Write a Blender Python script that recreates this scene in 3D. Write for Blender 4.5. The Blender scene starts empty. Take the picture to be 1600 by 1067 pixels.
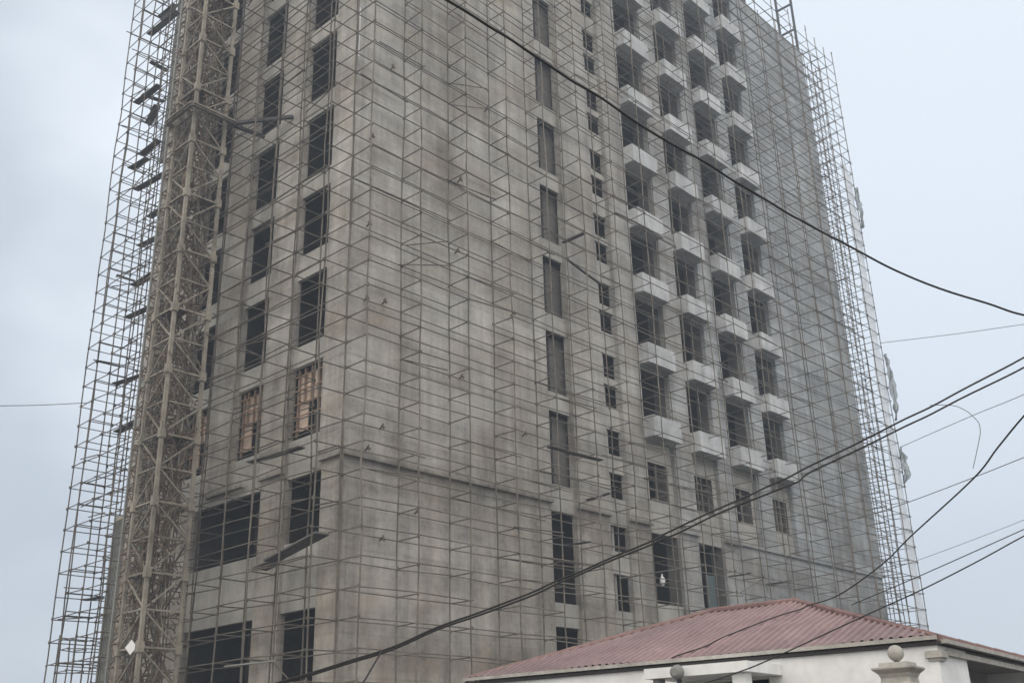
import bpy, math, random
from mathutils import Vector, Matrix, noise
random.seed(7)
S = 0.626          # metres per layout unit of the tower grid
GZ = 1.6           # camera eye height; layout z=0 is eye level
def T(p): return Vector((p[0]*S, p[1]*S, p[2]*S+GZ))
SC = bpy.context.scene
COL = SC.collection
# ------------------------------------------------------------------ camera
cd = bpy.data.cameras.new("Camera"); cam = bpy.data.objects.new("Camera", cd); COL.objects.link(cam)
r = Vector((0.68634676, -0.72681421, -0.02586967)); u = Vector((-0.25708061, -0.27573402, 0.92621829)); fw = Vector((0.68032176, 0.62905633, 0.37609898))
CP = T((-30.53165, -39.59568, 0))
cam.matrix_world = Matrix(((r.x,u.x,-fw.x,CP.x),(r.y,u.y,-fw.y,CP.y),(r.z,u.z,-fw.z,CP.z),(0,0,0,1)))
cd.sensor_width = 36; cd.lens = 36*1647.285/1600; cd.clip_start = .05; cd.clip_end = 3000
SC.camera = cam
# ------------------------------------------------------------------ world, sun, exposure
SUN_EL, SUN_AZ = math.radians(52), math.radians(232)   # azimuth measured anticlockwise from +X
w = bpy.data.worlds.new("World"); SC.world = w; w.use_nodes = True
nt = w.node_tree; nt.nodes.clear(); N = nt.nodes.new; LK = nt.links.new
out = N('ShaderNodeOutputWorld'); bg = N('ShaderNodeBackground'); bg.inputs[1].default_value = 1
tc = N('ShaderNodeTexCoord')
sky = N('ShaderNodeTexSky'); sky.sky_type = 'NISHITA'; sky.sun_disc = False; sky.sun_elevation = SUN_EL; sky.sun_rotation = math.pi/2-SUN_AZ
skm = N('ShaderNodeMixRGB'); skm.blend_type = 'MULTIPLY'; skm.inputs[0].default_value = 1; skm.inputs[2].default_value = (.1,.1,.1,1)
LK(sky.outputs[0], skm.inputs[1])
dot = N('ShaderNodeVectorMath'); dot.operation = 'DOT_PRODUCT'
bd = (fw + r*((1500-800)/1647) - u*((470-533)/1647)).normalized(); dot.inputs[1].default_value = bd
LK(tc.outputs['Generated'], dot.inputs[0])
n1 = N('ShaderNodeTexNoise'); n1.inputs['Scale'].default_value = 3.4; n1.inputs['Detail'].default_value = 3; n1.inputs['Roughness'].default_value = .5
mp = N('ShaderNodeMapping'); mp.inputs['Scale'].default_value = (1,1,1.7); LK(tc.outputs['Generated'], mp.inputs[0]); LK(mp.outputs[0], n1.inputs['Vector'])
ad = N('ShaderNodeMath'); ad.operation = 'MULTIPLY_ADD'; LK(n1.outputs[0], ad.inputs[0]); ad.inputs[1].default_value = .42; LK(dot.outputs['Value'], ad.inputs[2])
cr = N('ShaderNodeValToRGB'); LK(ad.outputs[0], cr.inputs[0])
e = cr.color_ramp.elements; e[0].position = .35; e[0].color = (.52,.58,.66,1); e[1].position = 1.27; e[1].color = (.94,1.01,1.09,1)
for p_, c_ in ((.86,(.62,.69,.77,1)), (1.00,(.70,.79,.89,1)), (1.10,(.77,.86,.97,1)), (1.18,(.86,.94,1.03,1))):
    q = e.new(p_); q.color = c_
mix = N('ShaderNodeMixRGB'); mix.inputs[0].default_value = .9; LK(skm.outputs[0], mix.inputs[1]); LK(cr.outputs[0], mix.inputs[2])
mrg = N('ShaderNodeMapRange'); mrg.interpolation_type = 'SMOOTHSTEP'; mrg.inputs['From Min'].default_value = .55; mrg.inputs['From Max'].default_value = -.35; mrg.inputs['To Min'].default_value = 1.0; mrg.inputs['To Max'].default_value = 2.5
LK(dot.outputs['Value'], mrg.inputs[0]); LK(mrg.outputs[0], bg.inputs[1])
mr2 = N('ShaderNodeMapRange'); mr2.inputs['From Min'].default_value = .5; mr2.inputs['From Max'].default_value = -.1; LK(dot.outputs['Value'], mr2.inputs[0])
mx2 = N('ShaderNodeMixRGB'); mx2.inputs[2].default_value = (.70,.665,.61,1); LK(mr2.outputs[0], mx2.inputs[0]); LK(mix.outputs[0], mx2.inputs[1])
LK(mx2.outputs[0], bg.inputs[0]); LK(bg.outputs[0], out.inputs[0])
sl = bpy.data.lights.new("Sun", 'SUN'); sl.energy = 1.0; sl.angle = math.radians(20); sl.color = (1,.97,.92)
so = bpy.data.objects.new("Sun", sl); COL.objects.link(so)
sd = Vector((math.cos(SUN_AZ)*math.cos(SUN_EL), math.sin(SUN_AZ)*math.cos(SUN_EL), math.sin(SUN_EL)))
so.rotation_euler = sd.to_track_quat('Z','Y').to_euler(); so.location = (0,0,80)
SC.view_settings.view_transform = 'Standard'; SC.view_settings.look = 'None'; SC.view_settings.gamma = 1; SC.view_settings.exposure = 0.2
SC.render.engine = 'CYCLES'

# ------------------------------------------------------------------ materials
def mat(name, base, var=.25, rough=.85, big=.25, mid=1.5, fine=9, streak=0, bump=.15, metal=0, tint=None, joints=False, alpha=1, low_tint=None, haze_x=None):
    m = bpy.data.materials.new(name); m.use_nodes = True; t = m.node_tree; N = t.nodes.new; LK = t.links.new
    b = t.nodes['Principled BSDF']; b.inputs['Roughness'].default_value = rough; b.inputs['Metallic'].default_value = metal
    g = N('ShaderNodeNewGeometry')
    def nz(scale, sc=(1,1,1), det=4, ro=.6):
        mp = N('ShaderNodeMapping'); mp.inputs['Scale'].default_value = sc; LK(g.outputs['Position'], mp.inputs[0])
        n = N('ShaderNodeTexNoise'); n.inputs['Scale'].default_value = scale; n.inputs['Detail'].default_value = det; n.inputs['Roughness'].default_value = ro
        LK(mp.outputs[0], n.inputs['Vector']); return n.outputs[0]
    def M(op, a, b_=None, c=None):
        q = N('ShaderNodeMath'); q.operation = op
        for i, v in enumerate((a, b_, c)):
            if v is None: continue
            if isinstance(v, (int, float)): q.inputs[i].default_value = v
            else: LK(v, q.inputs[i])
        return q.outputs[0]
    v = M('MULTIPLY_ADD', nz(big), .9, M('MULTIPLY', nz(mid), .7))
    v = M('MULTIPLY_ADD', nz(fine, det=6), .5, v)          # mean about 1.05
    if streak:
        v = M('MULTIPLY_ADD', M('SUBTRACT', nz(2.2, (1,1,.07), 5), .5), streak, v)
        v = M('MULTIPLY_ADD', M('SUBTRACT', nz(1.1, (.12,.12,1.2), 4), .5), streak*.8, v)
    v = M('MULTIPLY_ADD', M('SUBTRACT', v, 1.05), var*2.2, 1.0)
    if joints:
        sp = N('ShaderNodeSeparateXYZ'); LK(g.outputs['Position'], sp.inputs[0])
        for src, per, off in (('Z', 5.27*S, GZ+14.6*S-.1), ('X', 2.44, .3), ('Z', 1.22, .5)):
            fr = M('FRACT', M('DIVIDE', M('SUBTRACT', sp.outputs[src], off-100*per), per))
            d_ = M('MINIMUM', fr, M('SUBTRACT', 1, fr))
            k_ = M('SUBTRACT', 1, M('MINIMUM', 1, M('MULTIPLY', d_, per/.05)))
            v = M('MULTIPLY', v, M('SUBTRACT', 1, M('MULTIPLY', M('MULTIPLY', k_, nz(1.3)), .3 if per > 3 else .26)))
    hs = N('ShaderNodeVectorMath'); hs.operation = 'SCALE'; hs.inputs[0].default_value = base; LK(v, hs.inputs['Scale'])
    col = hs.outputs[0]
    if tint:
        mx = N('ShaderNodeMixRGB'); mx.blend_type = 'MULTIPLY'; mx.inputs[2].default_value = (*tint,1)
        k = M('MULTIPLY', M('SUBTRACT', nz(.35, (1,1,1.6)), .42), 4); cl = N('ShaderNodeClamp'); LK(k, cl.inputs[0]); LK(cl.outputs[0], mx.inputs[0])
        LK(col, mx.inputs[1]); col = mx.outputs[0]
    if low_tint:  # colour turns darker and browner towards the bottom, with a noisy edge
        sp = N('ShaderNodeSeparateXYZ'); LK(g.outputs['Position'], sp.inputs[0])
        mr = N('ShaderNodeMapRange'); mr.inputs['From Min'].default_value = low_tint[1]; mr.inputs['From Max'].default_value = low_tint[2]; mr.inputs['To Min'].default_value = 1; mr.inputs['To Max'].default_value = 0
        LK(M('ADD', sp.outputs['Z'], M('MULTIPLY', nz(.12), 12)), mr.inputs[0])
        mx = N('ShaderNodeMixRGB'); mx.blend_type = 'MULTIPLY'; mx.inputs[2].default_value = (*low_tint[0],1); LK(mr.outputs[0], mx.inputs[0]); LK(col, mx.inputs[1]); col = mx.outputs[0]
    if haze_x:  # bluish tint growing along X: distance haze put into the surface colour
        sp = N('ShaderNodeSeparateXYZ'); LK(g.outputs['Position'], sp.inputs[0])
        mr = N('ShaderNodeMapRange'); mr.inputs['From Min'].default_value = haze_x[0]; mr.inputs['From Max'].default_value = haze_x[1]
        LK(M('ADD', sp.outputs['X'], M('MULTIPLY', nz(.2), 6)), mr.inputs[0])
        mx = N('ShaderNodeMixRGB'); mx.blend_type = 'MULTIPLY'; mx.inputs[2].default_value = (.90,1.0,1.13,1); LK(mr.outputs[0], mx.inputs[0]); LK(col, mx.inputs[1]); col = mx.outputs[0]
    LK(col, b.inputs['Base Color'])
    if bump:
        bp = N('ShaderNodeBump'); bp.inputs['Strength'].default_value = bump; bp.inputs['Distance'].default_value = .05; LK(nz(fine*.8, det=6), bp.inputs['Height']); LK(bp.outputs[0], b.inputs['Normal'])
    b.inputs['Specular IOR Level'].default_value = .25
    if alpha < 1: b.inputs['Alpha'].default_value = alpha
    return m
CONC = mat('concrete', (.395,.378,.35), .60, .9, .16, .9, 7, .85, .3, tint=(.78,.72,.66), joints=True, low_tint=((.84,.79,.75), 4, 22), haze_x=(14,30))
SPAN = mat('rendered_spandrel', (.385,.37,.34), .42, .9, .2, 1.0, 7, .8, .3)
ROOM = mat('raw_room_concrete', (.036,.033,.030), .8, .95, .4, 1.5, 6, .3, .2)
BALC = mat('balcony_concrete', (.50,.505,.51), .42, .9, .4, 1.5, 8, .9, .2)
STEEL = mat('scaffold_steel', (.165,.145,.12), .9, .7, .5, 3, 14, 0, 0, .15)
STEELR = mat('scaffold_steel_weathered', (.125,.11,.092), .9, .8, .5, 3, 14, 0, 0, .1)
MAST = mat('mast_paint_dusty', (.235,.212,.175), .8, .8, .4, 3, 14, 0, .1)
RUST = mat('rusty_iron', (.15,.115,.088), .5, .9, .6, 4, 18)
WOOD = mat('grey_plank', (.075,.068,.06), .5, .9, .6, 4, 18)
PLY = mat('formwork_ply', (.60,.47,.38), .35, .8, .8, 4, 12)
WHITE = mat('white_paint', (.77,.765,.755), .17, .7, .5, 2, 8, .55, .08)
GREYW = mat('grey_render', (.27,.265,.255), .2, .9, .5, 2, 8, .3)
BLOCK = mat('bare_blockwork', (.135,.128,.12), .35, .95, .5, 2, 8, .3)
BATT = mat('timber_batten', (.27,.19,.14), .5, .9, .6, 4, 18)
PILLAR = mat('cast_stone', (.40,.38,.345), .35, .9, 2, 8, 30, .2, .3)
ROOF = mat('red_roof_sheet', (.285,.20,.195), .38, .65, .5, 2.5, 14, .5, .08, tint=(.80,.84,.86))
RIDGE = mat('roof_ridge_metal', (.20,.125,.115), .35, .6, 1, 4, 14)
FASC = mat('dark_fascia', (.055,.05,.05), .3, .8)
DARKM = mat('dark_metal', (.05,.05,.052), .3, .6)
CABLE = mat('black_cable', (.028,.026,.025), .2, .7)
CABLET = mat('grey_cable', (.16,.16,.165), .2, .7)
TARP = mat('grey_sheet_metal', (.235,.235,.222), .3, .8, .5, 3, 10, .6)
NETW = mat('white_net', (.70,.72,.74), .2, .9, 1, 4, 20, .3, .1, alpha=.42)
NETG = mat('torn_green_net', (.30,.33,.33), .6, .9, 1, 4, 20, .3, .1, alpha=.55)
GROUND = mat('dusty_ground', (.085,.078,.068), .3, .95, .05, .4, 5)
BAG = mat('white_plastic', (.75,.75,.74), .2, .5)
TEAL = mat('teal_sheet', (.13,.17,.18), .2, .7)

# ------------------------------------------------------------------ mesh helpers
class MB:
    def __init__(s): s.v = []; s.f = []
    def quad(s, a, b, c, d):
        n = len(s.v); s.v += [Vector(a), Vector(b), Vector(c), Vector(d)]; s.f.append((n,n+1,n+2,n+3))
    def poly(s, pts):
        n = len(s.v); s.v += [Vector(p) for p in pts]; s.f.append(tuple(range(n, n+len(pts))))
    def box8(s, c):
        n = len(s.v); s.v += [Vector(p) for p in c]
        s.f += [(n+i for i in q) for q in ((0,3,2,1),(4,5,6,7),(0,1,5,4),(1,2,6,5),(2,3,7,6),(3,0,4,7))]
        s.f[-6:] = [tuple(q) for q in s.f[-6:]]
    def box(s, x0,x1,y0,y1,z0,z1, f=T):
        s.box8([f((x0,y0,z0)),f((x1,y0,z0)),f((x1,y1,z0)),f((x0,y1,z0)),f((x0,y0,z1)),f((x1,y0,z1)),f((x1,y1,z1)),f((x0,y1,z1))])
    def bar(s, a, b, wd, th, up=Vector((0,0,1))):   # rectangular bar, world coords
        a = Vector(a); b = Vector(b); d = (b-a).normalized(); sx = d.cross(up)
        if sx.length < 1e-3: sx = d.cross(Vector((1,0,0)))
        sx.normalize(); sy = sx.cross(d).normalized(); sx *= wd/2; sy *= th/2
        s.box8([a-sx-sy, a+sx-sy, a+sx+sy, a-sx+sy, b-sx-sy, b+sx-sy, b+sx+sy, b-sx+sy])
    def tube(s, pts, rad, n=6, rads=None):
        pts = [Vector(p) for p in pts]; rings = []
        for i, p in enumerate(pts):
            d = (pts[min(i+1,len(pts)-1)]-pts[max(i-1,0)]).normalized()
            q = Vector((0,0,1)) if abs(d.z) < .9 else Vector((1,0,0))
            a = d.cross(q).normalized(); b = d.cross(a).normalized(); rr = rads[i] if rads else rad
            base = len(s.v); rings.append(base)
            for k in range(n):
                t = 2*math.pi*k/n; s.v.append(p + a*math.cos(t)*rr + b*math.sin(t)*rr)
        for i in range(len(rings)-1):
            for k in range(n):
                s.f.append((rings[i]+k, rings[i]+(k+1)%n, rings[i+1]+(k+1)%n, rings[i+1]+k))
        s.f.append(tuple(rings[0]+k for k in range(n))); s.f.append(tuple(rings[-1]+k for k in reversed(range(n))))
    def lathe(s, c, prof, n=20, sq=False):
        base = len(s.v); c = Vector(c)
        for (rr, z) in prof:
            for k in range(n):
                t = 2*math.pi*(k+.5)/n; s.v.append(c+Vector((math.cos(t)*rr, math.sin(t)*rr, z)))
        for i in range(len(prof)-1):
            for k in range(n):
                s.f.append((base+i*n+k, base+i*n+(k+1)%n, base+(i+1)*n+(k+1)%n, base+(i+1)*n+k))
        s.f.append(tuple(base+k for k in reversed(range(n)))); s.f.append(tuple(base+(len(prof)-1)*n+k for k in range(n)))
    def build(s, name, m, parent=None, smooth=False, stuff=False):
        lo = Vector((min(v.x for v in s.v), min(v.y for v in s.v), min(v.z for v in s.v))); hi = Vector((max(v.x for v in s.v), max(v.y for v in s.v), max(v.z for v in s.v)))
        o0 = Vector(((lo.x+hi.x)/2, (lo.y+hi.y)/2, lo.z))
        me = bpy.data.meshes.new(name); me.from_pydata([tuple(v-o0) for v in s.v], [], s.f); me.update()
        if smooth:
            for p in me.polygons: p.use_smooth = True
        me.materials.append(m); o = bpy.data.objects.new(name, me); COL.objects.link(o)
        wl = o0.copy(); q = parent
        while q: wl -= q.location; q = q.parent
        o.location = wl; o.parent = parent
        if stuff: o['kind'] = 'stuff'
        return o
def tag(o, label, cat, group=None):
    o['label'] = label; o['category'] = cat
    if group: o['group'] = group
    return o
def thing(name, loc, label, cat, group=None):
    o = bpy.data.objects.new(name, None); COL.objects.link(o); o.location = loc; o.empty_display_size = .3
    return tag(o, label, cat, group)
def struct(o): o['kind'] = 'structure'; return o
def jit(a): return random.uniform(-a, a)

# ------------------------------------------------------------------ ground
g = MB(); R_ = 300; n = 24
for i in range(n):
    for j in range(n):
        f_ = lambda k: math.copysign(abs(2*k/n-1)**2.2, 2*k/n-1)*R_
        g.quad((f_(i),f_(j),0),(f_(i+1),f_(j),0),(f_(i+1),f_(j+1),0),(f_(i),f_(j+1),0))
struct(g.build('ground', GROUND))

# ------------------------------------------------------------------ the tower
GB = -2.556; TOP = 69.6; LED = 14.6
tower = thing('concrete_tower', T((0,0,GB)), 'unfinished grey concrete tower block wrapped in scaffolding, with dark open windows and box balconies', 'building')
Rf = lambda q: T((q[0], q[1], q[2]))          # (along, depth, z) on the right face
Lf = lambda q: T((q[1], q[0], q[2]))          # same on the left face
def sheet(f, u0, u1, z0, z1, d, holes, mb):
    us = sorted({u0,u1,*[h[0] for h in holes],*[h[1] for h in holes]}); zs = sorted({z0,z1,*[h[2] for h in holes],*[h[3] for h in holes]})
    for a, b in zip(us, us[1:]):
        for c, e_ in zip(zs, zs[1:]):
            m_ = ((a+b)/2, (c+e_)/2)
            if any(h[0] < m_[0] < h[1] and h[2] < m_[1] < h[3] for h in holes): continue
            mb.quad(f((a,d,c)), f((b,d,c)), f((b,d,e_)), f((a,d,e_)))
def window(f, u0, u1, z0, z1, d, jam=.55, deep=5.5, wide=.5, jm=None, name='window'):
    """an unglazed opening: its reveals and the bare room behind it"""
    mb = MB(); e1 = d+jam
    mb.quad(f((u0,d,z0)),f((u0,e1,z0)),f((u0,e1,z1)),f((u0,d,z1))); mb.quad(f((u1,d,z0)),f((u1,e1,z0)),f((u1,e1,z1)),f((u1,d,z1)))
    mb.quad(f((u0,d,z0)),f((u1,d,z0)),f((u1,e1,z0)),f((u0,e1,z0))); mb.quad(f((u0,d,z1)),f((u1,d,z1)),f((u1,e1,z1)),f((u0,e1,z1)))
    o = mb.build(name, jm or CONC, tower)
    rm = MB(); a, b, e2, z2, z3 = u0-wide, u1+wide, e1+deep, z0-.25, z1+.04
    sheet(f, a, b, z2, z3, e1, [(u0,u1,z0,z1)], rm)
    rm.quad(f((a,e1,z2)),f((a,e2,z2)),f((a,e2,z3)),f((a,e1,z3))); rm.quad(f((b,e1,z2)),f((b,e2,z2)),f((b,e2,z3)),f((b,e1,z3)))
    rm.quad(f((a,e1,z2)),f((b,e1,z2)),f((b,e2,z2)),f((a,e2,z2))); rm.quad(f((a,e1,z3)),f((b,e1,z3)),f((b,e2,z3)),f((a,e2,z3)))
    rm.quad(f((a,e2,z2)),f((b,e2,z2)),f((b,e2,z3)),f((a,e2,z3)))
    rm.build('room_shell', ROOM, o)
    return o
walls = {'R': MB(), 'L': MB(), 'E': MB()}
# piers, right face (upper plane proud of the base by .12)
strips = [('B',15.4,17.72),('C',20.95,22.86),('D',25.15,28.4),('E',30.6,33.8),('F',35.8,39.0),('G',41.1,44.3)]
XE = 58.75
def pier(f, a, b, mb, z0, z1, d0, da=.3, db=.3):
    mb.quad(f((a,d0,z0)),f((b,d0,z0)),f((b,d0,z1)),f((a,d0,z1)))
    if a > 0: mb.quad(f((a,d0,z0)),f((a,da,z0)),f((a,da,z1)),f((a,d0,z1)))
    mb.quad(f((b,d0,z0)),f((b,db,z0)),f((b,db,z1)),f((b,d0,z1)))
SD = {'B':.33,'C':.33,'D':.36,'E':.36,'F':.36,'G':.36,'end':.3,'0':.3}
prev = 0; pn = '0'
for nm, a, b in strips + [('end',XE,XE)]:
    mb = walls['R' if nm != 'end' else 'E']
    pier(Rf, prev, a, mb, LED, TOP, 0, SD[pn], SD[nm])
    if nm in 'BCDE' or nm == 'F': pier(Rf, prev, a, mb, GB, LED, .13, SD[pn], SD[nm])
    if nm == 'end': pier(Rf, 35.8, XE, mb, GB, LED, .13, .36, .3)
    # the small overhang lip
    if nm in ('B','C','D','E','F','end'):
        x1 = a if nm != 'end' else a
        x0 = prev if nm != 'end' else 35.8
        if nm != 'end' : mb.box(x0+.004, x1-.004, -.16, .14, LED-.22, LED+.003, Rf)
        else: mb.box(x0+.004, x1-.004, -.03, .14, LED-.12, LED+.003, Rf)
    prev = b; pn = nm
# strips
TR = [20.27+5.275*k for k in range(10)]
wins = []
rh = {nm: [] for nm,_,_ in strips}
for T_ in TR:
    rh['B'].append((15.43,17.72,T_-4.05 if T_ > 21 else 15.65,T_))
    rh['C'].append((20.98,22.86,T_-1.7,T_-.02)); rh['C'].append((20.98,22.86,T_-4.55 if T_ < 21 else T_-3.72,T_-2.9 if T_ < 21 else T_-2.2))
    for nm in 'DEFG':
        a, b = [(p,q) for m_,p,q in strips if m_ == nm][0]
        if T_ > 21: rh[nm].append((a+.35,b-.012,T_-4.95,T_-.05))
        else: rh[nm].append((a+.35,b-.5,16.35,18.85))
rh['B'] += [(15.43,17.72,8.75,14.0),(15.43,17.72,2.6,7.42)]
rh['C'] += [(20.98,22.86,12.35,13.97),(20.98,22.86,8.75,10.95),(20.98,22.86,5.0,7.42)]
for nm in 'DE':
    a, b = [(p,q) for m_,p,q in strips if m_ == nm][0]
    rh[nm] += [(a+.2,b-.012,9.55,14.05),(a+.2,b-.012,2.6,7.3)]
for nm, a, b in strips:
    d = .32 if nm in 'BC' else .35
    z0 = LED-.2 if nm in 'FG' else GB
    hs = []
    for h in rh[nm]:
        if h[3] > TOP-.6: continue
        h = (max(h[0],a+.01), min(h[1],b-.01), h[2], h[3]); hs.append(h)
    mb = MB(); sheet(Rf, a, b, z0, TOP, d, hs, mb); mb.build('wall_panel', SPAN, tower)
    for h in hs:
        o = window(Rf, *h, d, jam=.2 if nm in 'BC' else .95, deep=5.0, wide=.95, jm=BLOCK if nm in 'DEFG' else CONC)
        if nm in 'DEFG' and h[3] < 20 and h[2] > 15:
            fr = MB(); um = (h[0]+h[1])/2
            for uu in ((um,) if nm != 'G' else (h[0]+.45, h[0]+.9, um+.3)): fr.box(uu-.09, uu+.09, d+.12, d+.24, h[2], h[3], Rf)
            for zz in (h[2]+.75, h[2]+1.55): fr.box(h[0], h[1], d+.13, d+.2, zz-.035, zz+.035, Rf)
            fr.build('window_grille', STEEL, o)
        if nm == 'B' and h[3] > 15:   # boarding half closing the tall slots
            bd_ = MB(); bd_.box(h[0]+1.2, h[1]+.6, d+.55, d+.7, h[2]-.2, h[3]-.1, Rf); bd_.build('blockwork_infill', BLOCK, o)
        if nm in 'DEFG' and h[3] > 22:
            bd_ = MB(); bd_.box(h[0]+1.55, h[1]-.15, d+1.9, d+2.05, h[2], h[3]-.6, Rf)
            bd_.box(h[0]+1.2, h[0]+1.36, d+1.0, d+1.12, h[2], h[3], Rf); bd_.build('inner_partition', BLOCK, o)
        if nm == 'C':
            bd_ = MB(); bd_.box(h[0]+.62, h[0]+.82, d+.25, d+.4, h[2], h[3], Rf); bd_.build('mullion', SPAN, o)
# balconies
def balcony(a, b, z):
    mb = MB(); y0, y1 = -.84, .6
    mb.box(a,b,y0,y1,z,z+.22,Rf); mb.box(a,b,y0,y0+.18,z+.22,z+1.42,Rf)
    mb.box(a,a+.18,y0+.18,y1,z+.22,z+1.42,Rf); mb.box(b-.18,b,y0+.18,y1,z+.22,z+1.42,Rf)
    # drip lip under the front edge and a raised rim
    mb.box(a-.03,b+.03,y0-.03,y0+.1,z-.05,z-.002,Rf)
    return mb.build('balcony', BALC, tower)
for T_ in TR:
    for nm in 'DEFG':
        a, b = [(p,q) for m_,p,q in strips if m_ == nm][0]
        if T_ < TOP-1.6: balcony(a-.02+jit(.05), b-.12+jit(.06), T_+.06+jit(.05))
# left face
lst = [(1.95,4.95),(7.25,10.12),(12.65,15.5),(17.9,20.0)]
YE = 21.3
prev = 0
mb = walls['L']
for a, b in lst+[(YE,YE)]:
    pier(Lf, prev, a, mb, LED, TOP, 0, .29, .51 if a in (17.9,) else .29)
    prev = b
for a, b in ((0,1.85),(4.9,7.05),(13.8,17.9),(20.0,22.7)): pier(Lf, a, b, mb, GB, LED, .13, .29 if a < 19 else .51, .51 if b == 17.9 else .29)
for a, b in ((.13,1.85),(4.9,7.05),(8.6,12.2)): mb.box(a+.004, b-.004, -.14, .14, LED-.2, LED+.003, Lf)
TL = [20.17+5.22*k for k in range(10)]
for i, (a, b) in enumerate(lst):
    hs = []
    for k, T_ in enumerate(TL):
        if T_ > TOP-.6: continue
        h = 4.05 if k != 2 else 3.75
        if i == 3: h = 4.6
        hs.append((a+.01, b-.01, T_-h, T_))
    mb2 = MB(); sheet(Lf, a, b, LED-.05, TOP, .28 if i < 3 else .5, hs, mb2); mb2.build('wall_panel', SPAN, tower)
    for k, h in enumerate(hs):
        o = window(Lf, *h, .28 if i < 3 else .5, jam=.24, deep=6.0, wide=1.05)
        if k == 0 and i < 3:     # timber formwork still standing in the openings
            d = .5; z0, z1 = h[2], h[3]; u0, u1 = h[0], h[1]
            fp = MB(); fp.box(u0+.9 if i==0 else u0+.75, u1-.35, d+.1, d+.16, z0+2.05, z1-.35, Lf); fp.box(u1-1.1, u1-.35, d+.1, d+.16, z0+.55, z0+2.0, Lf); fp.box(u0+.2, u0+.8, d+.14, d+.2, z0+.6, z1-.5, Lf)
            fp.build('formwork_panel', PLY, o)
            fr = MB()
            for uu in (u0+.15, u0+.85, u0+1.5, u0+2.1, u1-.35): fr.box(uu-.04, uu+.04, d-.06, d+.06, z0+(.2 if uu < u0+1 or uu > u1-.5 else 2.0), z1-.1, Lf)
            for zz in (z0+.55, z0+1.3, z0+2.0, z0+2.75, z1-.5): fr.box(u0+.05, u1-.05, d-.12, d-.065, zz-.035, zz+.035, Lf)
            fr.build('formwork_batten', BATT, o)
            dk = MB(); dk.box(u0+.5, u0+.9, .3, .36, z0+.0, z0+1.2, Lf); dk.build('boarding', WOOD, o)
# base of the left face: window column and wide openings
def base_strip(a, b, holes, d=.28):
    m_ = MB(); sheet(Lf, a, b, GB, LED-.05, d, holes, m_); m_.build('wall_panel', SPAN, tower)
    for h in holes: 
        o = window(Lf, *h, d, jam=.3, deep=6.5, wide=.9 if h[1]-h[0] < 4 else .1)
        if h[1]-h[0] > 4:
            c_ = MB(); c_.box(h[0]+3.1, h[0]+3.4, 2.2, 2.5, h[2], h[3], Lf); c_.build('column', ROOM, o)
        else:
            c_ = MB(); c_.box(h[0]+.12, h[0]+.34, d+.3, d+.42, h[2], h[3]-.1, Lf); c_.build('door_frame', SPAN, o)
base_strip(1.85, 4.9, [(1.86,4.89,10.75,14.08),(1.86,4.89,2.6,7.38)])
base_strip(7.05, 13.8, [(7.1,13.75,10.55,14.0),(7.1,13.75,2.9,7.36)])
base_strip(17.9, 20.0, [(17.92,19.98,9.4,13.9),(17.92,19.98,2.6,7.3)], .5)
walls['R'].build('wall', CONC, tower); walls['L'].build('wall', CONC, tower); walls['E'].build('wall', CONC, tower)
# ends, back and roof slab with a low parapet
mb = MB()
DP = YE
mb.quad(T((XE,0,LED)),T((XE,DP,LED)),T((XE,DP,TOP)),T((XE,0,TOP))); mb.quad(T((XE,.13,GB)),T((XE,DP,GB)),T((XE,DP,LED)),T((XE,.13,LED)))
mb.quad(T((0,YE,LED)),T((XE,YE,LED)),T((XE,YE,TOP)),T((0,YE,TOP)))
mb.quad(T((.13,22.7,GB)),T((XE,22.7,GB)),T((XE,22.7,LED+.6)),T((.13,22.7,LED+.6)))
mb.quad(T((.0,YE,LED+.6)),T((XE,YE,LED+.6)),T((XE,22.7,LED+.6)),T((.0,22.7,LED+.6)))
mb.box(0,.13,YE+.004,22.7,LED-.2,LED+.597)
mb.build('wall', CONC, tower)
mb = MB(); mb.box(.02,XE-.02,.02,YE-.02,TOP-.7,TOP-.35); mb.build('roof_slab', SPAN, tower)
# ribbed sheet bay that overhangs the far left corner high up
mb = MB(); mb.box(.1, 6, YE+.004, YE+.95, 40.6, TOP)
for k in range(5): mb.box(-.02, .1, YE+.02+k*.19, YE+.1+k*.19, 40.6, TOP)
mb.build('ribbed_cladding', TARP, tower)
mb = MB()
for k in range(7): mb.box(-.1, .128, 21.4+k*.19, 21.48+k*.19, GB, LED+.3)
mb.build('ribbed_cladding', TARP, tower)

# ------------------------------------------------------------------ scaffolds
RT = .026
LV0, DLV = 11.9, 1.357
def levels(zmax): 
    k = -10; o = []
    while LV0+DLV*k < zmax: o.append(LV0+DLV*k); k += 1
    return o
def cdist(p): return (p-CP).length
def standard(sc, x, y, z1, lv, m):
    mb = MB(); pts = []; z = GB; ph = random.uniform(0,3); 
    while z < z1:
        pts.append(T((x+jit(.07), y+jit(.05), z))); z += 3.2
    pts.append(T((x, y, z1))); mb.tube(pts, RT, 6)
    for zl in lv:
        if zl > z1-.1: break
        p = T((x, y, zl+jit(.03))); s_ = RT*1.75
        if random.random() < .85: mb.tube([p-Vector((0,0,.05)), p+Vector((0,0,.05))], s_, 5)
    mb.build('standard', m, sc)
def ledger_run(pts, miss=.03, jz=.06):
    """one continuous run of tubes through pts at one level; returns MB"""
    runs = [[]]
    for p in pts:
        runs[-1].append(T((p[0],p[1],p[2]+jit(jz))))
        if random.random() < miss: runs.append([])
    o = []
    for q in runs:
        if len(q) > 1: mb = MB(); mb.tube(q, RT*.78, 5); o.append(mb)
    return o
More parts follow.
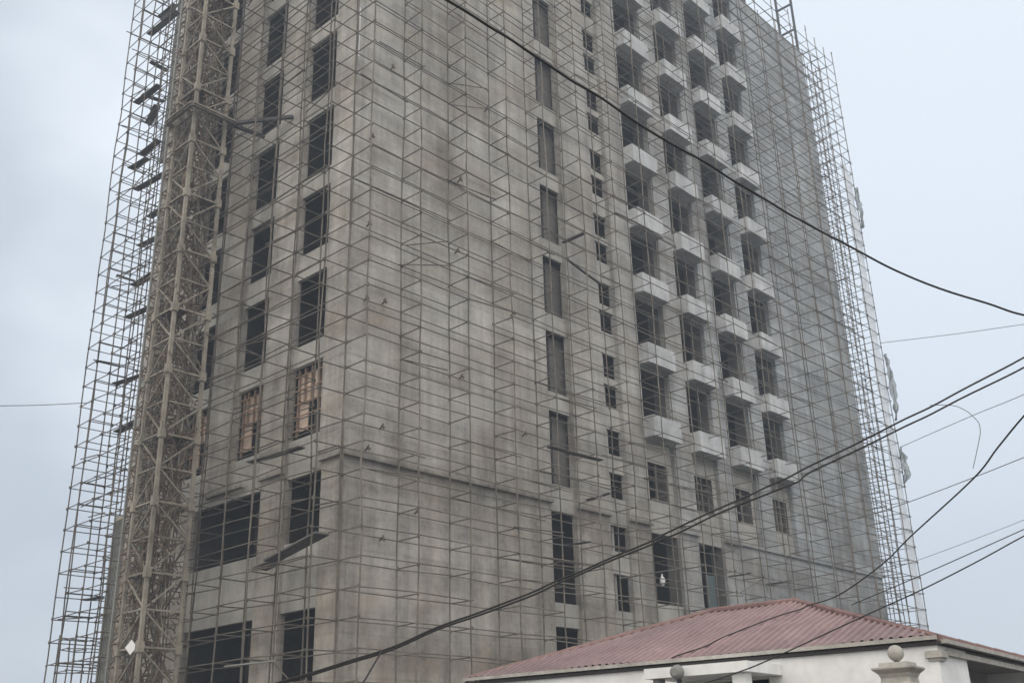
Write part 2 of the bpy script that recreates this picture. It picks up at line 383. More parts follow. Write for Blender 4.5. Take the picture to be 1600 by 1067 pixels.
def scaffold(name, label, bays_out, bays_in, z1f, mat_, miss=.03, tmiss=.04, extra=0, lvl_in=0.0):
    """bays_out / bays_in: matching pole positions of the outer and the inner row"""
    b0 = bays_out[0]
    sc = thing(name, T((b0[0],b0[1],GB)), label, 'scaffold')
    zt = [z1f(i)+jit(.4) for i in range(len(bays_out))]
    lv = levels(max(zt))
    for i, p in enumerate(bays_out): standard(sc, p[0], p[1], zt[i]+random.uniform(.2,1.3), lv, mat_)
    for i, p in enumerate(bays_in): standard(sc, p[0], p[1], zt[i]+random.uniform(-.2,1.0), lv, mat_)
    led = []
    for z in lv:
        for row, dz in ((bays_out,0),(bays_in,lvl_in)):
            m_ = [i for i in range(len(row)) if z <= zt[i]+.05]
            if len(m_) < 2: continue
            q = ledger_run([(row[i][0],row[i][1],z+dz) for i in m_], miss)
            led += q
    rest = MB(); led.sort(key=lambda q: -len(q.v))
    for i, q in enumerate(led):
        if i < 100: q.build('ledger', mat_, sc)
        else:
            n0 = len(rest.v); rest.v += q.v; rest.f += [tuple(a+n0 for a in f_) for f_ in q.f]
    if rest.v: rest.build('ledger', mat_, sc, stuff=True)
    tr = []
    for z in lv:
        for i in range(len(bays_out)):
            if z > zt[i]+.05 or random.random() < tmiss: continue
            a = T((*bays_out[i], z+jit(.03))); b = T((*bays_in[i], z+lvl_in+jit(.03)))
            d = (b-a)*.04; tr.append((cdist((a+b)/2) if z > 3.5 else 999, a-d*random.uniform(.3,2.5), b+d*random.uniform(.2,1)))
    tr.sort(key=lambda q: q[0]); rest = MB()
    for i, (_, a, b) in enumerate(tr):
        if i < 100: q = MB(); q.tube([a,b], RT*.8, 5); q.build('transom', mat_, sc)
        else: rest.tube([a,b], RT*.8, 5)
    if rest.v: rest.build('transom', mat_, sc, stuff=True)
    # odd raking tubes, loose spare ledgers
    rk = MB()
    for k in range(extra):
        i = random.randrange(len(bays_out)-1); row = random.choice((bays_out,bays_in)); z = random.choice(lv[2:-3])
        j = min(len(row)-1, i+random.choice((1,1,2)))
        if z > min(zt[i],zt[j])-1.5: continue
        rise = random.choice((DLV, 0.18, -0.16, .3, .1, .22))
        rk.tube([T((row[i][0]+jit(.4),row[i][1]+jit(.06)-.07,z)), T((row[j][0]+jit(.4),row[j][1]+jit(.06)-.07,z+rise))], RT*.9, 5)
    if rk.v: rk.build('brace', mat_, sc, stuff=True)
    return sc
XR = [-.25+3.54*k for k in range(17)] + [58.2, 60.1, 62.0]
scR = scaffold('facade_scaffold', 'brown steel tube scaffold standing across the wide balcony side of the tower', [(x,-1.85) for x in XR], [(x,-.32) for x in XR],
    lambda i: 71.6 - .11*i if i > 11 else 72.5, STEEL, .035, .05, 200)
YL = [-.32+2.48*k for k in range(10)]
scL = scaffold('facade_scaffold', 'steel tube scaffold standing across the narrower shaded side of the tower by the crane mast', [(-1.85,y) for y in YL[0:]]+[(-1.85,24.0),(-1.85,25.5)][:1],
    [(-.3,y) for y in YL[0:]]+[(-.3,24.0)], lambda i: 72.0, STEELR, .05, .06, 70, lvl_in=0)
XB = [-1.85,.9,3.7]
scB = scaffold('return_scaffold', 'open steel scaffold returning round the far left end of the tower against the sky', [(x,25.5) for x in XB], [(x,23.9) for x in XB],
    lambda i: 72.0, STEELR, .06, .08, 26, lvl_in=.05)
YR = [.3,2.6]
scE = scaffold('return_scaffold', 'open steel scaffold with pale netting round the far right end of the tower', [(62.3,y) for y in YR], [(60.4,y) for y in YR],
    lambda i: 69.0, STEEL, .03, .04, 14, lvl_in=.25)
# near corner diagonal of scR to scL: outer rows meet round the corner
mb = MB()
for z in levels(72):
    if z > 3: mb.tube([T((-.25,-1.85,z+.02)), T((-.25,-.32,z))], RT*.9, 5)
mb.build('corner_tube', STEEL, scR, stuff=True)
# wall ties and their dark patches
for (x, z) in ((2.42,38.13),(1.05,32.77),(1.01,27.28),(7.82,32.83),(7.57,27.97),(.98,22.93),(2.19,23.08),(7.81,20.26),(2.21,16.18),(1.32,14.9),(2.37,10.55),(10.25,39.01),(4.6,12.2),(12.2,25.4),(12.9,18.0)):
    mb = MB(); p = T((x,-.32,z)); mb.tube([p, T((x+.05,.01,z-.05))], .028, 6); mb.tube([p+Vector((-.08,0,.02)), p+Vector((.09,0,-.02))], .024, 6); mb.tube([p+Vector((.02,-.02,-.10)), p+Vector((-.02,-.02,.09))], .026, 6)
    mb.build('wall_tie', RUST, scR)
# small separate lower scaffold, far left
sm = scaffold('low_scaffold', 'short free-standing scaffold tower low down behind the left end of the tower', [(x,29.4) for x in (.5,1.6,3.4,5.2)], [(x,27.9) for x in (.5,1.6,3.4,5.2)], lambda i: 8.4, STEELR, 0, 0, 0)

# boards
def board(a, b, label, wd=.26, th=.045, name='scaffold_board', m=WOOD, group='loose boards laid on the scaffolds'):
    mb = MB(); A_, B_ = T(a), T(b); mid = (A_+B_)/2+Vector((0,0,-.015))
    mb.bar(A_, mid, wd, th); mb.bar(mid+Vector((0,0,.002)), B_, wd-.004, th-.002)
    return tag(mb.build(name, m), label, 'board', group)
LB = [((-.98,24.3,52.3),(-.98,20.26,52.1)),((-.31,24.3,54.3),(-.31,22.0,54.2)),((-1.33,24.3,45.96),(-1.33,20.94,45.85)),((-.24,24.3,44.65),(-.24,23.14,45.75)),((-.48,24.3,41.91),(-.48,21.72,42.0)),
((-1.11,24.3,40.51),(-1.11,21.91,40.3)),((-.55,24.3,39.0),(-.55,20.29,38.6)),((.7,24.3,37.26),(.7,22.36,37.25)),((.22,24.3,34.78),(.22,21.58,34.5)),((.16,24.3,31.73),(.16,21.54,31.74)),
((-.1,24.3,29.19),(-.1,21.08,28.95)),((-.3,24.3,24.38),(-.3,20.53,24.0)),((.19,24.3,21.14),(.19,21.5,21.26)),((-.6,24.3,10.29),(-.6,22.23,10.2))]
LBL = ['dark board end second from the top between sky and crane mast','dark board at the very top left between sky and crane mast','broad dark board sloping up level with the mast collar, left of it','short dark board standing steeply on the left scaffold below the collar',
'long dark board just under the mast collar height, left scaffold','dark board right below the long one under the collar, left scaffold','thin long dark board left of the mast, first below the ribbed cladding','short dark board half hidden by the mast edge, second below the ribbed cladding',
'dark board left of the mast, third below the ribbed cladding','dark board left of the mast, fourth below the ribbed cladding','wide dark board left of the mast, fifth below the ribbed cladding','long dark board left of the mast at mid height, above two lower ones',
'dark board left of the mast level with the timber-filled windows','lowest dark board on the left scaffold, alone near the bottom']
for (a, b), l_ in zip(LB, LBL): board(a, b, l_, .30 if b[2]-a[2] < 1 else .34)
board((-.55,24.5,50.2),(.9,24.5,50.1), 'short dark board running crosswise high on the left scaffold')
board((-.87,24.5,47.1),(.88,24.5,47.3), 'crosswise dark board touching the broad one level with the mast collar')
board((-1.04,24.5,32.2),(.27,24.5,32.17), 'thin crosswise board in the middle of the left scaffold', .15)
RB = [((38.87,-1.9,12.02),(38.87,.0,12.02),'dark board end-on to the wall just above the roof ridge'),((33.53,-1.9,11.99),(33.53,-.2,11.99),'dark board end-on to the wall beside the teal-sheeted doorway'),
((18.44,-1.9,15.09),(18.44,-.1,15.0),'dark board end-on to the wall at the ledge between the slot windows'),((16.32,-1.9,11.92),(16.32,0,12.04),'dark board end-on to the wall in front of the lowest tall slot window'),
((17.37,-1.9,32.07),(17.37,-.1,32.07),'dark board end-on to the wall half way up beside the tall slots')]
for a, b, l_ in RB: board(a, b, l_, .15)
board((13.2,-1.8,16.95),(17.9,-1.8,17.02), 'long dark board lying along the scaffold across a tall slot window', .24)
board((15.66,-1.8,29.66),(19.38,-1.8,28.9), 'long dark board sagging along the scaffold half way up the tall slots', .10)
board((-1.7,5.43,14.78),(-1.7,1.01,14.62), 'long dark board on the scaffold under the timber-filled windows', .26)
mb = MB(); mb.tube([T((-1.95,5.94,4.89)),T((-1.95,1.8,4.81))], .026, 8); tag(mb.build('loose_tube', TARP), 'pale loose tube lying on the scaffold in front of the lowest windows', 'tube')
mb = MB(); 
a, b = T((-.95,4.2,9.72)), T((-.95,.1,10.42)); mb.bar(a, b, .5, .06); mb.bar(T((-.95,5.1,9.45)), T((-.95,4.0,9.6)), .55, .05)
tag(mb.build('tilted_platform', BLOCK), 'wide tilted plank platform hanging below the first window of the shaded side', 'platform')

# netting on the far right return
def net(name, m, fn, nu, nv, label, cat='netting'):
    mb = MB(); idx = {}
    for i in range(nu+1):
        for j in range(nv+1):
            idx[i,j] = len(mb.v); mb.v.append(fn(i/nu, j/nv))
    for i in range(nu):
        for j in range(nv):
            mb.f.append((idx[i,j],idx[i+1,j],idx[i+1,j+1],idx[i,j+1]))
    o = mb.build(name, m, smooth=True)
    sd_ = o.modifiers.new('thickness','SOLIDIFY'); sd_.thickness = .006
    return tag(o, label, cat)
net('safety_net', NETW, lambda a,b: T((60.15+1.8*a, -1.72+.07*math.sin(9*a+40*b)+.05*noise.noise(Vector((a*4,b*50,0))), 8.2+ (48+3*noise.noise(Vector((a*3,5,1))))*b)), 8, 150, 'long pale safety net hanging down the far right edge of the scaffold')
def rag(cx, z0, z1, wmax, seed):
    def fn(a, b):
        z = z0+(z1-z0)*b; wd = wmax*(math.sin(math.pi*min(1,b*1.05))**.7)*(1+.5*noise.noise(Vector((b*9,seed,0))))+.06
        return T((cx+(a-.15)*wd+.25*noise.noise(Vector((a*3,b*7,seed))), -2.1-.5*wd*a+.35*noise.noise(Vector((a*4+3,b*6,seed))), z+.3*noise.noise(Vector((a*5,b*3,seed+2)))))
    return fn
net('torn_net', NETG, rag(61.95,29.0,35.5,.5,3.1), 8, 26, 'torn dark green net billowing out from the right scaffold edge')
net('torn_net', NETG, rag(61.7,23.0,26.3,.55,8.7), 8, 20, 'crumpled dark net bunched on the right scaffold edge below the billowing one')
net('torn_net', NETG, rag(61.8,49.0,53.5,.28,5.7), 6, 20, 'small torn net scrap high on the right scaffold edge')

mb = MB(); mb.box(-.012,.16,-.012,.0,37.8,41.2); mb.build('corner_plaster', WHITE, tower)
# roof hoist frame near the far right corner, pole on the roof edge
h = thing('roof_hoist', T((58.3,.3,TOP-.35)), 'thick steel ladder-like hoist frame standing on the far right roof corner', 'hoist')
for y in (.12,1.85): mb = MB(); mb.tube([T((58.3,y,TOP-.35)),T((58.3,y,82))], .09, 8); mb.build('post', DARKM, h)
for z in (72.5,75.8,79.1): mb = MB(); mb.tube([T((58.3,.12,z)),T((58.3,1.85,z))], .075, 8); mb.build('rung', DARKM, h)
mb = MB(); mb.tube([T((48.3,.5,TOP-.35)),T((48.3,.5,78))], .13, 8); tag(mb.build('roof_post', DARKM), 'single thick dark post on the roof edge above the last balcony column', 'post')

# ------------------------------------------------------------------ crane mast
MX, MY, MW = -4.75, 9.0, 2.03
mast = thing('crane_mast', T((MX+MW/2,MY+MW/2,GB)), 'dusty beige lattice tower crane mast tied to the shaded side of the tower', 'crane mast')
leg = .115
cs = [(MX,MY),(MX+MW,MY),(MX+MW,MY+MW),(MX,MY+MW)]
PZ = 3.55; nz_ = [5.9+PZ*k for k in range(-2,20)]
for (x,y) in cs:
    mb = MB(); p0, p1 = T((x,y,GB)), T((x,y,nz_[-1])); mb.bar(p0, p1, leg, leg, Vector((0,1,0)))
    for z in nz_:
        p = T((x,y,z)); mb.bar(p-Vector((0,0,.16)), p+Vector((0,0,.16)), leg*1.7, leg*1.7, Vector((0,1,0)))
    mb.build('mast_leg', MAST, mast)
br = []
for fi in range(4):
    (xa,ya),(xb,yb) = cs[fi], cs[(fi+1)%4]
    for k, z in enumerate(nz_[:-1]):
        A0, B0, A1, B1 = T((xa,ya,z)), T((xb,yb,z)), T((xa,ya,z+PZ)), T((xb,yb,z+PZ))
        Mid = (A0+B0)/2+Vector((0,0,PZ*S/2)); q = MB()
        q.bar(A0, B0, .058, .058)
        Am, Bm = (A0+A1)/2, (B0+B1)/2
        if (k+fi)%2: q.bar(A0, Bm, .045, .045); q.bar(Bm, A1, .045, .045)
        else: q.bar(B0, Am, .045, .045); q.bar(Am, B1, .045, .045)
        q.bar(Am, Bm, .05, .05)
        br.append((cdist(Mid), q))
br.sort(key=lambda t: t[0])
for i, (_, q) in enumerate(br): q.build('lattice_panel', MAST, mast)
lad = MB(); lx, ly = MX+.75, MY+1.1
for dx in (0,.62): lad.bar(T((lx+dx,ly,GB)), T((lx+dx,ly,74)), .05, .05, Vector((0,1,0)))
z = 0
while z < 74: lad.bar(T((lx,ly,z)), T((lx+.62,ly,z)), .03, .03); z += .48
lad.build('ladder', MAST, mast)
for k, z in enumerate(nz_[1:-1:2]):
    mb = MB(); a_ = .15 if k % 2 else 1.0; mb.box(MX+a_, MX+a_+.9, MY+.15, MY+MW-.15, z+.1, z+.16); mb.build('rest_platform', RUST, mast)
# hoses, ropes and debris netting snagged inside the lattice
for c in range(16):
    pts = []; z = 2; cx, cy = MX+random.uniform(.2,MW-.2), MY+random.uniform(.2,MW-.2)
    while z < 72:
        pts.append(T((cx+.42*noise.noise(Vector((c*3.3,z*.55,0)))*2, cy+.42*noise.noise(Vector((c*3.3,z*.55,9)))*2, z))); z += .45
    mb = MB(); mb.tube(pts, .018+.012*random.random(), 5); mb.build('hose', RUST if c % 3 else MAST, mast, smooth=True)
tg = MB()
for k in range(3600):
    z = random.uniform(2,70); p = T((MX+random.uniform(-.1,MW+.05), MY+random.uniform(-.1,MW+.7), z)); d = Vector((jit(1),jit(1),jit(1))); 
    L_ = random.uniform(.25,.75); q = p + d*L_*.6; tg.tube([p, (p+q)/2+Vector((jit(.12),jit(.12),jit(.12))), q], .02, 3)
tg.build('snagged_rope', RUST, mast, stuff=True)
# second, slimmer hoist mast with its guide rails between crane mast and facade
hm = thing('hoist_mast', T((-2.9,16.4,GB)), 'slim rusty hoist mast squeezed between the crane mast and the tower wall', 'hoist mast')
hx, hy, hw = -3.4, 13.6, 1.1
for (x,y) in ((hx,hy),(hx+hw,hy),(hx+hw,hy+hw),(hx,hy+hw)):
    mb = MB(); mb.bar(T((x,y,GB)), T((x,y,72)), .08, .08, Vector((0,1,0))); mb.build('mast_leg', TARP, hm)
lt = MB()
for k in range(62):
    z = GB+1+k*1.17
    for (a,b),(c,d) in (((hx,hy),(hx+hw,hy)),((hx,hy),(hx,hy+hw)),((hx+hw,hy),(hx+hw,hy+hw)),((hx,hy+hw),(hx+hw,hy+hw))):
        lt.bar(T((a,b,z)), T((c,d,z)), .04, .04); lt.bar(T((a,b,z)), T((c,d,z+1.17)), .04, .04)
lt.build('lattice', RUST, hm)
# collar and wall ties
CZ = 36.3
mb = MB(); o_ = .42
P_ = [T((MX-o_,MY-o_,CZ)),T((MX+MW+o_,MY-o_,CZ)),T((MX+MW+o_,MY+MW+o_,CZ)),T((MX-o_,MY+MW+o_,CZ))]
for i in range(4):
    mb.bar(P_[i], P_[(i+1)%4], .13, .17); mb.bar(P_[i]-Vector((0,0,.001)), P_[(i+1)%4]-Vector((0,0,.001)), .24, .04)
mb.build('collar', MAST, mast)
for y0, y1 in ((MY-.2,5.9),(MY-.1,8.9),(MY+MW,12.9)):
    mb = MB(); mb.bar(T((MX+MW+.3,y0,CZ)), T((-.05,y1,CZ+.2)), .12, .12); mb.build('wall_strut', DARKM, mast)
mb = MB(); c_ = T((MX-.25,MY+.35,5.9)); rr, uu = Vector((.5,-.866,0)), Vector((.0,0,1))
mb.box8([c_+rr*a+uu*b+Vector((-.866,-.5,0))*d for d in (0,.01) for a,b in ((-.2,0),(0,-.22),(.2,0),(0,.22))])
mb.build('placard', BAG, mast)

# ------------------------------------------------------------------ house in front
A0 = Vector((-8.60824*S, -30.79786*S, 0)); L = Vector((-.10405,.99457,0)); Rr = Vector((.99457,.10405,0))
def H(l, rr_, z): return A0 + L*(l*S) + Rr*(rr_*S) + Vector((0,0,z*S+GZ))
EZ = 2.236; HB = 4.974; RZ = EZ+1.733; LEN = HB*2+2.45
house = thing('white_bungalow', H(6,5,GB), 'white rendered bungalow under a dusty red corrugated hip roof, in front of the tower', 'house')
def roof_z(l, rr_): return EZ + 1.733*max(0,min(l, LEN-l, rr_, 2*HB-rr_))/HB
# corrugated front slope (ribs run up the slope)
def slope(name, umax, fn, lim):
    mb = MB(); pit = .205; n_ = int(umax/pit); prof = ((0,0),(.3,0),(.42,1),(.72,1),(.84,0))
    xs = []
    for i in range(n_+1):
        for a, b in prof:
            x = (i+a)*pit
            if x <= umax: xs.append((x, b*.055))
    xs.append((umax, 0))
    prev = None
    for x, hh in xs:
        m_ = lim(x); seg = 6; row = [fn(x, m_*k/seg, hh) for k in range(seg+1)]
        if prev:
            for k in range(seg): mb.quad(prev[k], row[k], row[k+1], prev[k+1])
        prev = row
    return mb.build(name, ROOF, house)
k_ = 1.733/HB
slope('roof_slope', LEN, lambda x,t,hh: H(x, t, EZ+t*k_+hh+.018*math.sin(x*1.7)+.012*math.sin(t*2+x)+(.03 if t < 2.4 else 0)), lambda x: min(x, LEN-x, HB))
slope('roof_slope', LEN, lambda x,t,hh: H(x, 2*HB-t, EZ+t*k_+hh), lambda x: min(x, LEN-x, HB))
slope('roof_slope', 2*HB, lambda x,t,hh: H(t, x, EZ+t*k_+hh), lambda x: min(x, 2*HB-x))
slope('roof_slope', 2*HB, lambda x,t,hh: H(LEN-t, x, EZ+t*k_+hh), lambda x: min(x, 2*HB-x))
rc = MB()
def cap(a, b):
    a, b = Vector(a), Vector(b); n_ = 14
    for i in range(n_):
        p, q = a.lerp(b, i/n_), a.lerp(b, (i+1.08)/n_); rc.tube([p+Vector((0,0,.004)), q+Vector((0,0,.014))], .05, 7)
p1, p2 = H(HB,HB,RZ+.04), H(LEN-HB,HB,RZ+.04)
cap(p1,p2)
for c_, q in ((H(0,0,EZ+.02),p1),(H(0,2*HB,EZ+.02),p1),(H(LEN,0,EZ+.02),p2),(H(LEN,2*HB,EZ+.02),p2)): cap(c_, q)
rc.build('ridge_cap', RIDGE, house)
fs = MB()
cor = [(0,0),(LEN,0),(LEN,2*HB),(0,2*HB)]
for i in range(4):
    a, b = cor[i], cor[(i+1)%4]; fs.bar(H(*a,EZ-.075), H(*b,EZ-.075), .03, .045)
fs.build('fascia', FASC, house)
gt = MB()   # pale gutter on the right-hand eave
gt.bar(H(-.07,.1,EZ-.05), H(-.07,2*HB,EZ-.05), .09, .05); gt.bar(H(.02,.5,EZ-.24), H(.02,2*HB-.2,EZ-.24), .06, .07)
gt.bar(H(.0,-.06,EZ+.025), H(LEN,-.06,EZ+.025), .04, .05)
gt.build('gutter', PILLAR, house)
sf = MB(); IN = .16
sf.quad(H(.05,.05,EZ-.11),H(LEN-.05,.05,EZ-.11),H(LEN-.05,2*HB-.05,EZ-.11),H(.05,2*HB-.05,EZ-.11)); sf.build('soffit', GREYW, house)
# walls: front runs along L at inset IN; a veranda bites into the right-hand side
wl = MB()
def wall(l0, r0, l1, r1, z0, z1, m_=wl, th=.14):
    a, b = H(l0,r0,z0), H(l1,r1,z0); d = (b-a).normalized(); n_ = Vector((-d.y,d.x,0))*th/2; hh = Vector((0,0,(z1-z0)*S))
    m_.box8([a-n_,b-n_,b+n_,a+n_,a-n_+hh,b-n_+hh,b+n_+hh,a+n_+hh])
ZT = EZ-.115
wall(.28,IN,3.75,IN,GB,ZT); wall(6.0,IN,LEN-.3,IN,GB,ZT); wall(3.75,IN,6.0,IN,1.72,ZT); wall(.17,IN-.11,.17,2.05,GB,ZT)
wall(LEN-.2,IN+.12,LEN-.2,2*HB-.2,GB,ZT); wall(.3,2*HB-.2,LEN-.3,2*HB-.2,GB,ZT)
wl.build('wall', WHITE, house)
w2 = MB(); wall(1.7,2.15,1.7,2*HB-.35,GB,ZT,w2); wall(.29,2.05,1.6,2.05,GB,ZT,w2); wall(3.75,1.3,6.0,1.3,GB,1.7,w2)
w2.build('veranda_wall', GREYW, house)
br_ = MB()
def hbox(m_, a0,a1,b0,b1,c0,c1): m_.box8([H(a0,b0,c0),H(a1,b0,c0),H(a1,b1,c0),H(a0,b1,c0),H(a0,b0,c1),H(a1,b0,c1),H(a1,b1,c1),H(a0,b1,c1)])
hbox(br_, -.04,.30,-.02,.42,EZ-.36,EZ-.22); hbox(br_, -.0,.26,.02,.36,EZ-.42,EZ-.362); br_.build('eave_bracket', PILLAR, house)
# entrance canopy with a post and dark opening
cn = MB(); l0, l1, z0, z1 = 3.42, 5.88, 1.765, 2.0; off = -1.7
def hbox(m_, a0,a1,b0,b1,c0,c1): m_.box8([H(a0,b0,c0),H(a1,b0,c0),H(a1,b1,c0),H(a0,b1,c0),H(a0,b0,c1),H(a1,b0,c1),H(a1,b1,c1),H(a0,b1,c1)])
hbox(cn, l0,l1, off, IN-.12, z0, z1-.02); cn.build('entrance_canopy', WHITE, house)
pt = MB(); hbox(pt, l0+.12, l0+.42, off+.12, off+.42, GB, z0-.004); pt.build('canopy_post', WHITE, house)
pt = MB(); hbox(pt, l1-.3, l1-.14, off+.12, off+.38, GB, z0-.004); pt.build('canopy_post', GREYW, house)
fl = thing('flood_lamp', H(4.95,off-.1,1.8), 'round grey flood lamp fixed on the white entrance canopy edge', 'lamp')
mb = MB(); c_ = H(4.95,off-.13,1.84); nn = -Rr
ring = []
for rr_, dd in ((.02,-.02),(.085,0),(.10,.03),(.085,.09),(.05,.12)):
    ring.append([c_ + nn*dd + (L*math.cos(2*math.pi*k/14)+Vector((0,0,1))*math.sin(2*math.pi*k/14))*rr_ for k in range(14)])
for a, b in zip(ring, ring[1:]):
    for k in range(14): mb.quad(a[k],a[(k+1)%14],b[(k+1)%14],b[k])
mb.poly(ring[-1]); mb.build('lamp_head', TARP, fl)
mb = MB(); mb.bar(c_-Vector((0,0,.09)), c_-Vector((0,0,.16)), .05, .05); mb.bar(c_-Vector((0,0,.16)), c_-Vector((0,0,.16))+Rr*.1, .05, .03); mb.build('bracket', DARKM, fl)

mb = MB(); rp = [(4.19,4.01),(4.32,3.63),(4.71,3.17),(5.13,2.32),(5.49,1.44),(5.63,.74),(6.0,.25),(6.1,.0)]
RCAB = [H(a,b,EZ+b*k_+.10) for i,(a,b) in enumerate(rp)]
# gate pillar with ball finial
gp = thing('gate_pillar', Vector((-9.985,-20.74,0)), 'cast stone gate pillar topped by a small round ball', 'pillar')
gc = Vector((-9.985,-20.74,0)); yaw = math.atan2(L.y,L.x)
def sqlathe(prof, m_):
    b0 = len(m_.v)
    for rr_, z in prof:
        for k in range(4):
            t = yaw+math.pi/4+math.pi/2*k; m_.v.append(gc+Vector((math.cos(t)*rr_*1.414, math.sin(t)*rr_*1.414, z)))
    for i in range(len(prof)-1):
        for k in range(4): m_.f.append((b0+i*4+k,b0+i*4+(k+1)%4,b0+(i+1)*4+(k+1)%4,b0+(i+1)*4+k))
    m_.f.append(tuple(b0+(len(prof)-1)*4+k for k in range(4)))
mb = MB(); sqlathe([(.13,0),(.13,2.14),(.15,2.15),(.155,2.18),(.125,2.2),(.12,2.24),(.135,2.275),(.17,2.305),(.175,2.312),(.175,2.325),(.125,2.33),(.12,2.365),(.02,2.37)], mb); mb.build('pillar_shaft', PILLAR, gp)
mb = MB(); mb.lathe(gc+Vector((0,0,2.368)), [(.028,0),(.02,.012),(.024,.026)], 16); mb.build('neck', DARKM, gp)
mb = MB(); mb.lathe(gc+Vector((0,0,2.445)), [(.068*math.cos(t), .068*math.sin(t)) for t in [math.radians(a) for a in range(-88,89,11)]], 24); mb.build('ball_finial', PILLAR, gp, smooth=True)

# sheeting and bag in the doorways of the tower
mb = MB(); mb.box(32.6,33.7,1.1,1.16,9.6,12.2,Rf); tag(mb.build('teal_sheet', TEAL), 'dull teal sheet leaning inside the doorway right above the red roof', 'sheet')
mb = MB(); c_ = T((26.46,.45,11.1))
prof = [(.02,.26),(.05,.22),(.04,.17),(.11,.10),(.15,0),(.14,-.12),(.09,-.2),(.02,-.23)]
b0 = len(mb.v)
for rr_, z in prof:
    for k in range(12):
        t = 2*math.pi*k/12; q = rr_*(1+.35*noise.noise(Vector((math.cos(t)*2,math.sin(t)*2,z*9)))); mb.v.append(c_+Vector((math.cos(t)*q, math.sin(t)*q*.6, z)))
for i in range(len(prof)-1):
    for k in range(12): mb.f.append((b0+i*12+k,b0+i*12+(k+1)%12,b0+(i+1)*12+(k+1)%12,b0+(i+1)*12+k))
tag(mb.build('hanging_bag', BAG, smooth=True), 'small white plastic bag hanging in the doorway above the red roof', 'bag')

# ------------------------------------------------------------------ overhead cables
WR = {
'thick':[(-14.68,-19.68,7.53),(-14.20,-19.60,7.61),(-13.69,-19.57,7.66),(-13.16,-19.55,7.69),(-12.62,-19.54,7.69),(-12.07,-19.57,7.68),(-11.39,-19.68,7.54),(-10.76,-19.82,7.44),(-10.21,-19.91,7.35),(-9.55,-20.12,7.15),(-9.14,-20.13,7.17),(-8.49,-20.41,6.94),(-7.86,-20.74,6.69),(-7.21,-21.23,6.44),(-6.73,-21.48,6.35),(-6.23,-21.86,6.22)],
'up':[(-14.01,-16.20,2.14),(-13.47,-16.34,2.32),(-12.98,-16.47,2.48),(-12.35,-16.75,2.69),(-11.78,-17.04,2.95),(-11.22,-17.39,3.18),(-10.80,-17.61,3.38),(-10.43,-17.81,3.55),(-9.91,-18.26,3.83),(-9.69,-18.27,3.93),(-9.17,-18.85,4.25),(-8.81,-19.20,4.46),(-8.50,-19.47,4.65),(-8.04,-20.29,5.03),(-7.72,-20.78,5.28),(-7.39,-21.56,5.63),(-7.14,-22.06,5.88)],
'lo':[(-13.91,-16.03,2.13),(-13.36,-16.17,2.32),(-12.86,-16.31,2.48),(-12.22,-16.60,2.69),(-11.65,-16.89,2.95),(-11.07,-17.25,3.18),(-10.65,-17.48,3.38),(-10.27,-17.68,3.56),(-9.75,-18.14,3.83),(-9.46,-18.26,3.96),(-9.00,-18.74,4.24),(-8.56,-19.24,4.47),(-8.32,-19.37,4.63),(-7.84,-20.20,5.01),(-7.52,-20.70,5.26),(-7.18,-21.48,5.59),(-6.93,-21.99,5.84)],
'w3':[(-8.35,-22.13,5.03),(-8.00,-21.60,4.81),(-7.55,-21.14,4.66),(-7.03,-20.65,4.51),(-5.73,-19.30,4.25),(-5.03,-18.54,4.07),(-4.09,-17.39,3.89)],
'w4':[(-6.76,-21.55,4.03),(-7.01,-21.06,3.80),(-7.26,-20.63,3.57),(-7.58,-20.09,3.30),(-7.94,-19.55,3.05),(-8.51,-18.67,2.64),(-8.81,-18.43,2.51),(-9.12,-18.19,2.40)],
'w5':[(-0.12,-19.83,5.41),(-0.29,-19.01,5.13),(-0.79,-17.31,4.53),(-1.23,-16.19,4.13)],
'w6':[(4.61,-18.64,6.55),(4.39,-17.61,6.20),(3.77,-15.55,5.61),(3.26,-14.26,5.29)],
'w7':[(1.57,-19.67,7.06),(2.65,-18.39,7.07),(3.23,-15.70,6.75),(3.97,-13.99,6.76)],
'w8':[(3.18,-19.54,8.77),(4.26,-18.19,8.82),(5.22,-16.68,8.90),(5.97,-14.60,8.76)],
'w9':[(8.44,-18.58,11.73),(9.34,-17.13,12.27),(10.05,-15.22,12.79),(10.43,-12.72,13.34)],
'w10':[(-9.23,6.20,11.52),(-7.71,6.61,12.04),(-6.41,7.09,12.48),(-4.70,7.32,13.01)],
'w11':[(-7.43,-20.47,5.34),(-7.38,-20.61,5.32),(-7.33,-20.72,5.29),(-7.28,-20.81,5.22),(-7.24,-20.85,5.16),(-7.21,-20.89,5.08),(-7.18,-20.88,4.98),(-7.17,-20.84,4.88),(-7.16,-20.80,4.79),(-7.14,-20.71,4.60)],
'w12':[(-12.40,-16.78,2.67),(-12.77,-17.11,2.50),(-13.14,-17.44,2.33),(-13.52,-17.76,2.17)]}
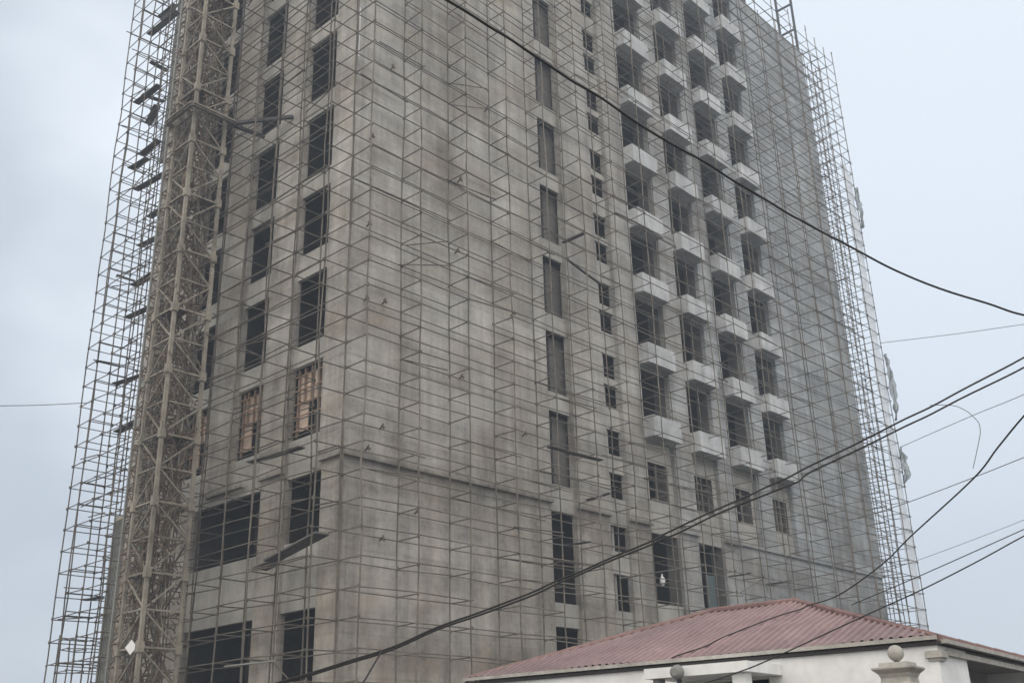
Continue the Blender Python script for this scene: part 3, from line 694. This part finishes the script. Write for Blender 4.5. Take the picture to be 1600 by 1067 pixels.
def spline(pts, per=6):
    P = [Vector(p) for p in pts]; o = []
    for i in range(len(P)-1):
        a, b, c, d = P[max(i-1,0)], P[i], P[i+1], P[min(i+2,len(P)-1)]
        for k in range(per):
            t = k/per; o.append(.5*((2*b)+(c-a)*t+(2*a-5*b+4*c-d)*t*t+(3*b-a-3*c+d)*t**3))
    return o+[P[-1]]
WL = {'thick':(.0125,'thick black cable sagging from the top centre down to the right edge'),'up':(.0105,'upper of the two black cables rising together to the right edge'),'lo':(.0105,'lower of the two black cables rising together to the right edge'),
'w3':(.0095,'thin black cable curving steeply down from the right edge onto the red roof'),'w4':(.0075,'black cable running low past the right scaffold over the red roof to the canopy'),'w5':(.0085,'thin cable just above the lowest one at the right edge'),
'w6':(.006,'very faint wire, third from the bottom at the right edge'),'w7':(.009,'faint straight wire rising right, between the steep cable and the very faint one'),'w8':(.008,'faint wire just below the paired cables at the right edge'),
'w9':(.009,'faint nearly level wire from the right scaffold, above the paired cables'),'w10':(.012,'faint level wire crossing the sky at the left edge'),'w11':(.004,'thin loose wire end drooping in a hook below the paired cables'),'w12':(.008,'short thin wire branching down from the paired cables at the bottom')}
for k, pts in WR.items():
    mb = MB(); pp = spline(pts) if len(pts) > 2 else [Vector(p) for p in pts]; rd = WL[k][0]
    if k == 'w3': pp = spline(pts+RCAB)
    if k in ('thick','up','lo'): pp = [p+Vector((0,0,.004*math.sin(i*.9))) for i, p in enumerate(pp)]
    mb.tube(pp, rd, 7); tag(mb.build('overhead_cable', CABLE if k in ('thick','up','lo','w3','w4','w5','w12') else CABLET, smooth=True), WL[k][1], 'cable', 'overhead cables')

# ------------------------------------------------------------------ air
hz = bpy.data.materials.new('haze_air'); hz.use_nodes = True; t = hz.node_tree; t.nodes.clear()
ho = t.nodes.new('ShaderNodeOutputMaterial'); hv = t.nodes.new('ShaderNodeVolumePrincipled')
hv.inputs['Color'].default_value = (.78,.87,1.0,1); hv.inputs['Density'].default_value = .0027; hv.inputs['Anisotropy'].default_value = .2
t.links.new(hv.outputs[0], ho.inputs['Volume'])
mb = MB(); mb.box8([Vector(p) for p in ((-310,-310,-1),(310,-310,-1),(310,310,-1),(-310,310,-1),(-310,-310,58),(310,-310,58),(310,310,58),(-310,310,58))])
hb = mb.build('haze', hz); hb['kind'] = 'stuff'
